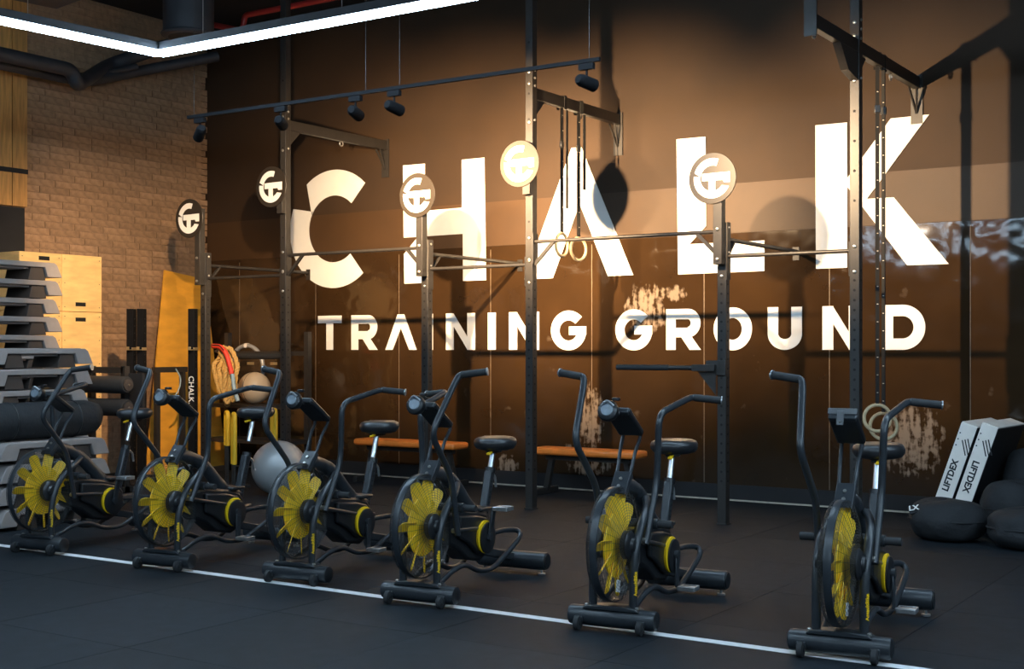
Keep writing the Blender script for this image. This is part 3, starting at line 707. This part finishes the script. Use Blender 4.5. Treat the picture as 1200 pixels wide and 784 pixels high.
def mount_plate(t):
    o = MB().box((0, .055, 1.118), (.135, .008, .03), (R(-20), 0, 0)).build('mount_plate', M['frame'], t, bevel=.003)
    MB().box((-.008, .040, 1.088), (.034, .007, .07), (R(-20), 0, 0)).build('mount_tongue', M['frame'], o, bevel=.003)
    MB().tube([(-.008, .040, 1.070), (-.008, .028, 1.068)], .006, 8).build('bolt', M['steel'], o)
def sticker(t):
    a = R(258); C = Vector((0, .02, .43)); rad = Vector((0, math.cos(a), math.sin(a))); tan = Vector((0, -math.sin(a), math.cos(a)))
    c = C + rad * .205 + Vector((.036, 0, 0))
    MB().prism([(-.03, -.028), (.03, -.028), (.03, .028), (-.03, .028)], lambda p: c + rad * p[0] + tan * p[1], lambda p: c + rad * p[0] + tan * p[1] + Vector((.001, 0, 0))).build('sticker', M['white'], t, smooth=0)

protoA = build_bike(True); protoB = build_bike(False)
BIKES = [  # x, y, yaw, proto, seat lift, label
    (-7.64, 5.66, 7.0, 'A', .06, 'black air bike with yellow fan beside the stacked grey step platforms'),
    (-6.41, 5.68, 7.0, 'B', .10, 'black air bike with yellow fan in front of the drilled post lettered CHALK'),
    (-5.36, 5.78, 7.0, 'B', .03, 'black air bike with yellow fan standing in front of the silver exercise ball'),
    (-4.34, 5.66, 7.0, 'A', -.03, 'black air bike with yellow fan standing between the two orange benches'),
    (-3.13, 5.66, 7.0, 'B', .0, 'black air bike with white fan sticker and round display pod'),
    (-1.99, 5.72, 7.0, 'B', .02, 'black air bike with bare flat mount plate instead of a display pod'),
]
usedp = {'A': False, 'B': False}
for i, (x, y, yw, pk, sl_, lb) in enumerate(BIKES):
    pr_ = protoA if pk == 'A' else protoB
    if usedp[pk]: o = copy_tree(pr_)
    else: o = pr_; usedp[pk] = True; 
    o['_lift'] = sl_
    o.location = (x, y, 0); o.rotation_euler = (0, 0, R(yw)); tag(o, lb, 'exercise bike', 'row of air bikes')
    BIKES[i] = o
for i, o in enumerate(BIKES):
    l_ = o['_lift']; del o['_lift']
    for ch in o.children:
        if ch.name.split('.')[0] in ('seat', 'seat_post'): ch.location = (0, l_ * .25, l_)
    if i < 5: head_unit(o)
    else: mount_plate(o)
    if i >= 4: sticker(o)

# ------------------------------------------------------------------ dip bar, rings and straps on the rig
db = thing('dip_bar', 'black dip bar hooked on the short post behind the letter U', 'gym bar', (PX['s3'], RY - .001, 1.255))
MB().box((-.045, -PW / 2 - .009, 0), (.17, .014, .12)).build('hook_plate', M['rig'], db, bevel=.003)
MB().box((-PW / 2 - .10, -PW / 2 - .035, .0), (.20, .05, .055)).build('bracket', M['rig'], db, bevel=.004)
MB().prism([(-PW / 2, -.03), (-PW / 2 - .16, -.03), (-PW / 2, -.22)], lambda p: Vector((p[0], -PW / 2 - .016, p[1])), lambda p: Vector((p[0], -PW / 2 - .024, p[1]))).build('gusset', M['rig'], db, smooth=0)
MB().cyl((-PW / 2 - .18, -PW / 2 - .035, 0), (-.92, -PW / 2 - .035, 0), .02, n=14).build('bar', M['rig'], db)
MB().cyl((-.45, -PW / 2 - .035, 0), (-.93, -PW / 2 - .035, 0), .024, n=14).build('grip_sleeve', M['rubber'], db)

def hang_ring(x, y, zt, zr, yaw, label, group, tail=0.0):
    t = thing('gymnastic_ring', label, 'gym ring', (x, y, zr - .118), yaw, group)
    MB().torus((0, 0, .118), .104, .0145, 'x', 40, 10).build('ring', M['ringwood'], t)
    L_ = zt - zr
    st = MB()
    st.box((-.006, 0, .118 + .1 + (L_ - .1) / 2), (.003, .028, L_ - .1 + .01)); st.box((.008, 0, .118 + .1 + (L_ - .1) / 2), (.003, .028, L_ - .1 + .01))
    so = st.build('strap', M['strap'], t, smooth=0)
    pm = MB(); z = .32
    while z < L_ - .05:
        pm.box((.0100, 0, z), (.0008, .012, .006)); z += .14
    pm.build('strap_marks', M['strapmark'], so, smooth=0)
    MB().box((0, 0, L_ - .32), (.022, .048, .06)).build('buckle', M['plastic'], so, bevel=.004)
    bz = MB().box((0, 0, .118 + L_ + .0), (.085, .042, .006)); 
    for d in (-1, 1): bz.box((d * .041, 0, .118 + L_ - .06), (.004, .042, .12))
    bz.build('strap_loop', M['strap'], so, smooth=0)
    if tail: MB().box((.02, .06, L_ - tail / 2), (.003, .036, tail)).build('strap_tail', M['strap'], so, smooth=0)
hang_ring(PX['t2'], 10.12, BZ['t2'] + .055, 2.36, R(0), 'wooden gymnastic ring on black strap before the letter A, closer to the post', None, .9)
hang_ring(PX['t2'], 10.42, BZ['t2'] + .055, 2.34, R(-12), 'wooden gymnastic ring on black strap before the letter A, closer to the wall', None, .7)
hang_ring(PX['t3'] - .01, 10.14, BZ['t3'] + .055, .86, R(-58), 'wooden gymnastic ring hung low beside the tall post by the letter D', None)
hang_ring(PX['t3'] + .005, 10.25, BZ['t3'] + .055, .79, R(-80), 'lower wooden gymnastic ring of the pair hung by the letter D', None)

# ------------------------------------------------------------------ benches by the wall
def bench(ua, ub, v, label):
    Y = 10.72; a = onY(ua, v, Y); b = onY(ub, v, Y); L_ = b.x - a.x
    t = thing('flat_bench', label, 'bench', ((a.x + b.x) / 2, Y, 0), 0, 'orange benches along the back wall')
    zt = .455
    MB().box((0, 0, zt - .035), (L_, .27, .07)).build('bench_pad', M['bench'], t, bevel=.025)
    fr_ = MB().sqbar((-L_ / 2 + .1, 0, zt - .095), (L_ / 2 - .1, 0, zt - .095), .06, .05).build('bench_frame', M['rig'], t)
    for d in (-1, 1):
        MB().sqbar((d * (L_ / 2 - .16), 0, zt - .10), (d * (L_ / 2 - .09), 0, .03), .05, .05).build('leg', M['rig'], t)
        MB().box((d * (L_ / 2 - .08), 0, .03), (.06, .40, .06)).build('foot_bar', M['rig'], t, bevel=.004)
bench(423, 541, 517, 'orange padded bench by the wall, under the word TRAINING')
bench(631, 752, 530, 'orange padded bench by the wall, under the word GROUND')

# ------------------------------------------------------------------ pads and sandbags at the right
def pad(u0, v0, label, flip):
    """soft white sided pad leaning; narrow lettered side faces the line"""
    p = onY(u0, v0, 10.22)
    t = thing('foam_pad', label, 'foam pad', (p.x - .19, 10.22, 0.03), 0, None)
    t.rotation_euler = (0, R(19), R(-4))
    T, D, Hh = .128, .70, .84
    MB().box((0, D / 2, Hh / 2), (T, D, Hh)).build('pad_core', M['padblack'], t, bevel=.012)
    MB().box((0, -.003, Hh / 2), (T - .004, .010, Hh - .004)).build('pad_side', M['padwhite'], t, bevel=.002)
    MB().box((0, D / 2, Hh + .002), (T - .004, D - .004, .010)).build('pad_top', M['padwhite'], t, bevel=.002)
    run = Vector((0, 0, 1)) if not flip else Vector((0, 0, -1)); nrm = Vector((0, -1, 0)); upv = nrm.cross(run)
    mt = Matrix((run, upv, nrm)).transposed().to_4x4(); mt.translation = Vector((-.008, -.0085, .42))
    text_part('pad_lettering', 'LIFTDEX', .068, M['ink'], t, mt, .0008, bold=.0026)['label'] = 'black lettering LIFTDEX'
    sk = MB()
    for k in range(3): sk.box((.018 + k * .018, -.0088, .66 + k * .012), (.009, .0012, .12), (0, R(-30), 0))
    sk.build('slash_marks', M['ink'], t, smooth=0)
    dk = MB()
    for k in range(3): dk.lathe([(.006, -.001), (.006, 0)], (-.045, -.0085, .66 + .05 * k), 'y', 8)
    dk.build('eyelets', M['ink'], t, smooth=0)
    return t
pad(1124, 600, 'white sided black foam pad leaning, its LIFTDEX lettering fully visible', False)
pad(1148, 600, 'white sided black foam pad leaning, lettering partly hidden by sandbags', True)

def sandbag(c, rx, ry, h, seed, label, tagit=False, rz=0.0):
    t = thing('sandbag', label, 'sandbag', c, rz, 'black sandbags piled at the wall')
    rnd = random.Random(seed); n, m = 40, 22; vs = []; fs = []
    ph = [rnd.uniform(0, 6.28) for _ in range(8)]
    for j in range(m + 1):
        tt = j / m; el = -math.pi / 2 + math.pi * tt
        for i in range(n):
            a = 2 * math.pi * i / n
            ce, se = math.cos(el), math.sin(el)
            rr_ = abs(ce) ** .48
            zz = math.copysign(abs(se) ** .85, se)
            wr = 1 + .034 * math.sin(3 * a + ph[0] + 2 * el) + .020 * math.sin(7 * a + ph[1] - 3 * el) + .014 * math.sin(15 * a + ph[2] + 4 * zz) * (1 - abs(se)) + .012 * math.sin(11 * a + 5 * zz + ph[5]) + .020 * math.sin(6 * zz + ph[3])
            z = h / 2 + h / 2 * zz * (1 + .06 * math.sin(2 * a + ph[4]) * (zz > 0))
            vs.append((rx * rr_ * math.cos(a) * wr, ry * rr_ * math.sin(a) * wr, max(z, 0.0)))
    for j in range(m):
        for i in range(n): fs.append((j * n + i, j * n + (i + 1) % n, (j + 1) * n + (i + 1) % n, (j + 1) * n + i))
    MB().add(vs, fs).build('bag_body', M['bag'], t, smooth=80)
    # gathered seam with a folded flap
    sm = [(rx * 1.0 * math.cos(2 * math.pi * i / 36), ry * 1.0 * math.sin(2 * math.pi * i / 36), h * .52) for i in range(37)]
    MB().tube(sm, .007, 6, caps=False).build('seam', M['bag'], t)
    if tagit:
        f = MB().box((-rx * .62, -ry * .55, h * .80), (.15, .10, .02), (R(25), R(-22), R(18))).build('flap', M['bag'], t, bevel=.008)
        mt = Euler((R(48), R(-12), R(8))).to_matrix().to_4x4(); mt.translation = Vector((-rx * .70, -ry * .76, h * .80))
        text_part('flap_mark', 'LX', .06, M['inkw'], f, mt, .001, bold=.002)
    return t
sandbag((-2.57, 9.72, 0), .28, .23, .30, 1, 'black sandbag with a white marked flap, at the foot of the foam pads', True)
sandbag((-2.20, 10.14, 0), .235, .20, .42, 2, 'tall black sandbag standing between two others against the foam pads')
sandbag((-1.99, 9.60, 0), .27, .23, .28, 3, 'low black sandbag lying on floor in front of the tall one')
sandbag((-2.12, 10.66, .0), .27, .26, .62, 4, 'largest black sandbag, rising above the others beside the foam pads')

# ------------------------------------------------------------------ silver ball, storage corner
ballp = onZ(327, 580, 0)
bt = thing('exercise_ball', 'large silver exercise ball on the floor behind the bikes', 'exercise ball', (ballp.x, ballp.y, 0))
rb = .262
prof = [(rb * math.cos(-math.pi / 2 + math.pi * i / 40) * (1 + .0035 * math.cos(40 * math.pi * i / 20)) + .001, rb + rb * math.sin(-math.pi / 2 + math.pi * i / 40)) for i in range(41)]
MB().lathe(prof, (0, 0, 0), 'z', 48).build('ball_shell', M['ball'], bt, smooth=80)
MB().cyl((-.06, -rb * .965, rb), (-.06, -rb * .985, rb), .010, n=10).build('valve_plug', M['padwhite'], bt)

# plywood jump boxes, two columns of four
bx_k = 0
HOLE = {(0, 3): .24, (1, 3): -.22, (1, 2): .22, (0, 2): .22, (1, 1): -.2, (0, 1): .2, (1, 0): .2, (0, 0): -.2}
rowname = ['bottom', 'second', 'third', 'top']
for ci in range(2):
    for ri_ in range(4):
        hgt = .60; z0 = ri_ * hgt
        lab = 'plywood jump box, %s of the stack beside %s' % (('bottom', 'second from bottom', 'third from bottom', 'topmost')[ri_], ('the dark wall', 'the bare brick')[ci])
        t = thing('jump_box', lab, 'jump box', (-11.57, 8.40 + ci * .512, z0), 0, 'stacked plywood jump boxes')
        MB().box((0, 0, hgt / 2 - .001), (.50, .506, hgt - .004)).build('box_shell', M['ply'], t, bevel=.006)
        hz_ = hgt / 2 + HOLE[(ci, ri_)]
        MB().box((.2505, (-.02 if ci else .04), hz_), (.004, .13, .042)).build('hand_hole', M['hole'], t, bevel=.018)
        sc_ = MB()
        for yy in (-.22, .22):
            for zz in (.05, .3, .55): sc_.lathe([(.005, 0), (.005, .002)], (.25, yy, zz), 'x', 8)
        sc_.build('screws', M['stepleg'], t, smooth=0)

# grey step platforms
def step_proto(L_):
    t = thing('step_platform', '', 'step platform')
    h = .165; Wd = .40
    # deck: hollow shell with drooping ends (profile along y)
    prof = [(-L_ / 2, .03), (-L_ / 2 + .055, h - .02), (-L_ / 2 + .085, h), (L_ / 2 - .085, h), (L_ / 2 - .055, h - .02), (L_ / 2, .03), (L_ / 2 - .16, .03), (L_ / 2 - .19, h - .045), (-L_ / 2 + .19, h - .045), (-L_ / 2 + .16, .03)]
    MB().prism(prof, lambda p: Vector((-Wd / 2, p[0], p[1])), lambda p: Vector((Wd / 2, p[0], p[1]))).build('deck', M['stepgrey'], t, bevel=.006)
    for d in (-1, 1):
        MB().prism([(d * (L_ / 2 - .17), .0), (d * (L_ / 2 - .36), .0), (d * (L_ / 2 - .33), h - .05), (d * (L_ / 2 - .20), h - .05)], lambda p: Vector((-Wd / 2 + .02, p[0], p[1])), lambda p: Vector((Wd / 2 - .02, p[0], p[1]))).build('leg', M['stepleg'], t, bevel=.004)
    MB().box((0, 0, h - .055), (Wd - .1, L_ * .36, .02)).build('underside_rib', M['stepgrey'], t)
    MB().box((0, 0, h + .0015), (Wd - .04, L_ - .24, .003)).build('tread_mat', M['stepgrey'], t)
    return t
sp0 = step_proto(1.05); first = [True]
def step_stack(x, yend, n, dz, base_label, grp, tops=None):
    for k in range(n):
        if first[0]: o = sp0; first[0] = False
        else: o = copy_tree(sp0)
        o.location = (x + random.uniform(-.015, .015), yend - .525 + random.uniform(-.02, .02) - (n - k) * .004, k * dz)
        lb = base_label % (('bottom', 'second from bottom', 'third from bottom', 'fourth from bottom', 'fifth from bottom', 'sixth from bottom', 'seventh from bottom', 'eighth from bottom', 'ninth from bottom', 'tenth from bottom', 'eleventh from bottom', 'twelfth from bottom', 'thirteenth from bottom')[k] if k < n - 1 else 'topmost')
        tag(o, lb, 'step platform', grp)
pA = onX(59, 312, -10.5); pB = onX(94, 415, -9.35); pC = onX(116, 510, -8.75)
step_stack(-10.5, pA.y, 13, .171, 'grey step platform, %s of the tallest stack by the jump boxes', 'tall stack of step platforms')
step_stack(-9.60, pB.y + .18, 8, .178, 'grey step platform, %s of the middle height stack', 'middle stack of step platforms')
step_stack(-8.92, pC.y + .1, 4, .170, 'grey step platform, %s of the low stack under a dark bag', 'low stack of step platforms')
hb_ = thing('punch_bag', 'dark rounded heavy bag lying on the low stack of step platforms', 'heavy bag', (-8.92, pC.y - .45, 4 * .170 + .004), 0)
MB().tube([(0, -.52, .15), (0, -.50, .15), (0, .44, .15), (0, .52, .14), (0, .56, .12)], [.13, .148, .148, .13, .05], 28, flat=1.0).build('bag_body', M['bag'], hb_, smooth=60)
for yy in (-.3, .3): MB().torus((0, yy, .15), .149, .006, 'y', 36, 6).build('seam', M['plastic'], hb_)

# roller stand
rsx = onX(150, 452, -10.05)
rt = thing('roller_stand', 'black stand with two thick padded rollers beside the jump boxes', 'gym stand', (-10.35, rsx.y - .05, 0))
for zz, ll in ((1.06, .0), (.84, .0)):
    ro_ = MB().tube([(-.42, -.02, zz), (-.40, -.02, zz), (.36, -.02, zz), (.38, -.02, zz)], [.07, .085, .085, .07], 22).build('roller', M['rubber'], rt)
    MB().lathe([(.055, 0), (.055, .012), (.02, .016)], (.38, -.02, zz), 'x', 18).build('roller_cap', M['stepleg'], ro_)
    MB().lathe([(.012, 0), (.012, .008)], (.396, -.02, zz), 'x', 10).build('cap_bolt', M['steel'], ro_)
for xx in (-.30, .20):
    MB().box((xx, .10, .62), (.06, .06, 1.24)).build('upright', M['rig'], rt)
    MB().box((xx, .0, .03), (.06, .5, .06)).build('foot_bar', M['rig'], rt)
MB().box((-.05, .10, 1.20), (.5, .06, .06)).build('cross_bar', M['rig'], rt)
MB().box((.33, .13, .95), (.20, .03, .44)).build('back_plate', M['black'], rt)

# squat stands lettered CHALK
def squat_stand(u, v, label, twin):
    d = (1.83 - CAM_Z) * F_PX / (HZ - v); rr_ = ray(u, v); p = (rr_[0] * d, rr_[1] * d)
    t = thing('squat_stand', label, 'squat stand', (p[0], p[1], 0), R(18))
    xs = (-.06, .06) if twin else (0,)
    for xx in xs:
        q = MB().box((xx, 0, .915), (.075, .075, 1.83)).build('upright', M['matte'], t, bevel=.004)
        hm = MB()
        for k in range(20): hm.lathe([(.009, 0), (.009, .001)], (xx + .0376, 0, .3 + k * .075), 'x', 8)
        hm.build('bolt_holes', M['hole'], q, smooth=0)
        MB().box((xx, 0, .02), (.09, .6, .04)).build('foot', M['rig'], q)
        hk = MB(); hk.box((xx + .01, -.065, 1.40), (.035, .05, .008)); hk.box((xx + .01, -.09, 1.415), (.035, .006, .035)); hk.box((xx + .043, -.02, 1.41), (.006, .09, .03))
        hk.build('bar_hook', M['gold'], t, bevel=.002)
    nrm = Vector((.35, -.94, 0)).normalized(); nrm = Vector((0, -1, 0)); run = Vector((0, 0, -1)); upv = nrm.cross(run)
    mt = Matrix((run, upv, nrm)).transposed().to_4x4(); mt.translation = Vector((xs[-1], -.0385, .98))
    text_part('post_lettering', 'CHALK.', .085, M['inkw'], t, mt, .0008, bold=.001)['label'] = 'white lettering CHALK'
squat_stand(160, 362, 'pair of black drilled squat stand posts in front of the brick wall', True)
squat_stand(226, 362, 'single black squat stand post lettered CHALK before the orange plywood', False)

# leaning plywood sheet
c_ = [Vector((-11.20, 9.66, .0)), Vector((-11.80, 10.46, 2.34)), Vector((-11.80, 11.10, 2.26)), Vector((-11.22, 10.90, .0))]
nn = (c_[1] - c_[0]).cross(c_[3] - c_[0]).normalized() * .018
tag(MB().add([p for p in c_] + [p + nn for p in c_], [(0, 1, 2, 3), (7, 6, 5, 4), (0, 4, 5, 1), (1, 5, 6, 2), (2, 6, 7, 3), (3, 7, 4, 0)]).build('plywood_sheet', M['orangeply'], smooth=0), 'orange varnished plywood sheet leaning against the brick wall', 'plywood sheet')

# small black trestle between the stands
ts = onX(199, 430, -10.95)
tt_ = thing('sawhorse', 'small black steel trestle in front of the orange plywood sheet', 'trestle', (-10.95, ts.y, 0))
zt_ = ts.z
MB().box((0, 0, zt_ - .03), (.06, .46, .06)).build('top_rail', M['rig'], tt_)
for yy in (-.18, .18):
    MB().box((0, yy, (zt_ - .06) / 2), (.05, .05, zt_ - .06)).build('leg', M['rig'], tt_)
    MB().box((0, yy, .02), (.30, .06, .04)).build('foot', M['rig'], tt_)
MB().tube([(.04, .05, zt_ - .02), (.06, .12, zt_ - .14), (.06, .05, zt_ - .30), (.05, -.02, zt_ - .34)], .008, 8, .1).build('cable_loop', M['bluegrey'], tt_)

# storage rack behind the first post: frame, ropes, ball, hurdles
rk = thing('storage_rack', 'black storage rack with shelf behind the rig posts at the corner', 'storage rack', (-10.43, 10.55, 0))
for xx in (-.62, .62):
    MB().box((xx, .2, .80), (.06, .06, 1.60)).build('upright', M['rig'], rk)
    MB().box((xx, 0, .03), (.06, .5, .06)).build('foot', M['rig'], rk)
MB().box((0, .2, 1.36), (1.24, .05, .05)).build('top_rail', M['rig'], rk)
MB().cyl((-.2, -.1, 1.33), (.62, -.1, 1.33), .035, n=14).build('padded_bar', M['rubber'], rk)
MB().box((0, .03, .77), (1.30, .42, .04)).build('shelf', M['rig'], rk)
MB().box((0, .03, .38), (1.30, .42, .04)).build('shelf', M['rig'], rk)
for xx in (-.45, .1, .45): MB().box((xx, -.16, 1.25), (.05, .06, .03)).build('peg_hook', M['gold'], rk)
bb_ = thing('medicine_ball', 'beige ball resting on the storage rack shelf behind ropes', 'ball', (-10.44, 10.56, .792))
prof = [(.18 * math.cos(-math.pi / 2 + math.pi * i / 24) + .0005, .18 + .18 * math.sin(-math.pi / 2 + math.pi * i / 24)) for i in range(25)]
MB().lathe(prof, (0, 0, 0), 'z', 32).build('ball_shell', M['beigeball'], bb_, smooth=80)
MB().torus((0, 0, .18), .1805, .003, 'x', 32, 6).build('ball_seam', M['stepleg'], bb_)
hoop = thing('hoop', 'pale grey hoop hung behind the padded bar of the storage rack', 'hoop', (-10.80, 10.80, .93))
MB().torus((0, 0, .26), .26, .024, 'y', 40, 10).build('ring', M['ball'], hoop)
MB().cyl((.0, -.0245, .52), (0, .03, .52), .027, n=10).build('joint_band', M['padwhite'], hoop)

def rope(name, label, dx, col, seed, n_loops, z0, drop):
    t = thing(name, label, 'rope', (-10.40 + dx, 10.06, 0))
    rnd = random.Random(seed)
    pts = []; 
    for k in range(n_loops):
        xo = rnd.uniform(-.06, .06); yo = rnd.uniform(-.05, .05); wd = rnd.uniform(.05, .10); lo = z0 - drop * rnd.uniform(.7, 1.0)
        pts += [(xo, yo, z0 + rnd.uniform(-.02, .04)), (xo + wd, yo + .03, z0 - .16), (xo + wd * 1.1, yo, (z0 + lo) / 2), (xo + .5 * wd, yo + .01, lo), (xo - wd * .6, yo - .02, (z0 + lo) / 2 + .05), (xo - wd * .5, yo + .02, z0 - .12)]
    # twisted three strand rope
    mb = MB(); P = [Vector(p) for p in pts]; dense = []
    for i in range(len(P) - 1):
        p0, p1, p2, p3 = P[max(i - 1, 0)], P[i], P[i + 1], P[min(i + 2, len(P) - 1)]
        for k in range(10):
            s_ = k / 10; dense.append(.5 * ((2 * p1) + (p2 - p0) * s_ + (2 * p0 - 5 * p1 + 4 * p2 - p3) * s_ ** 2 + (3 * p1 - p0 - 3 * p2 + p3) * s_ ** 3))
    for st in range(3):
        q = []
        for i, p in enumerate(dense):
            a = i * .75 + st * 2.094; tg = (dense[min(i + 1, len(dense) - 1)] - dense[max(i - 1, 0)]).normalized()
            n1 = tg.cross(Vector((.3, .9, .2))).normalized(); n2 = tg.cross(n1); q.append(p + (n1 * math.cos(a) + n2 * math.sin(a)) * .013)
        mb.tube(q, .015, 7)
    mb.build('rope_strands', col, t, smooth=60)
    return t
rp = rope('battle_rope', 'thick tan battle rope hung in loops beside the first short rig post', .02, M['rope'], 3, 6, 1.40, .66)
MB().tube([(-.10, -.09, 1.44), (.03, -.10, 1.44), (.12, -.10, 1.36), (.19, -.09, 1.14)], .026, 10, .06).build('red_sleeve', M['redrope'], rp)
MB().tube([(-.08, -.118, 1.452), (.03, -.125, 1.452), (.10, -.122, 1.395)], .006, 6, .03).build('sleeve_stitching', M['strap'], rp)
MB().tube([(.20, -.09, 1.14), (.22, -.09, 1.0), (.28, -.09, .85)], .022, 10, .03).build('end_wrap', M['bluegrey'], rp)
MB().cyl((-.05, -.10, 1.385), (-.05, .20, 1.385), .014, n=10).build('hook', M['rig'], rp)

def hurdle(u, vtop, vbot, X, wd, label):
    p = onX(u, vtop, X)
    t = thing('agility_hurdle', label, 'hurdle', (p.x, p.y, 0), R(-33), 'yellow hurdles by the storage rack')
    zt = p.z; zb = zt - (vbot - vtop) / F_PX * (p.x * -_s + p.y * _c)
    MB().tube([(-wd / 2, 0, zb), (-wd / 2, 0, zt - .02), (wd / 2, 0, zt - .02), (wd / 2, 0, zb)], .024, 12, .05).build('hoop_bar', M['hurdle'], t)
    for d in (-1, 1): 
        MB().cyl((d * wd / 2, 0, .0), (d * wd / 2, 0, zb), .014, n=8).build('leg', M['rig'], t)
        MB().box((d * wd / 2, 0, .012), (.05, .32, .024)).build('foot', M['rig'], t, bevel=.004)
hurdle(266, 481, 522, -9.85, .10, 'tall slim yellow hurdle close to the battle rope')
hurdle(274, 483, 544, -9.62, .09, 'yellow hurdle reaching lowest, behind the second bike saddle')
hurdle(321, 478, 524, -9.42, .14, 'yellow hurdle standing behind the silver exercise ball')
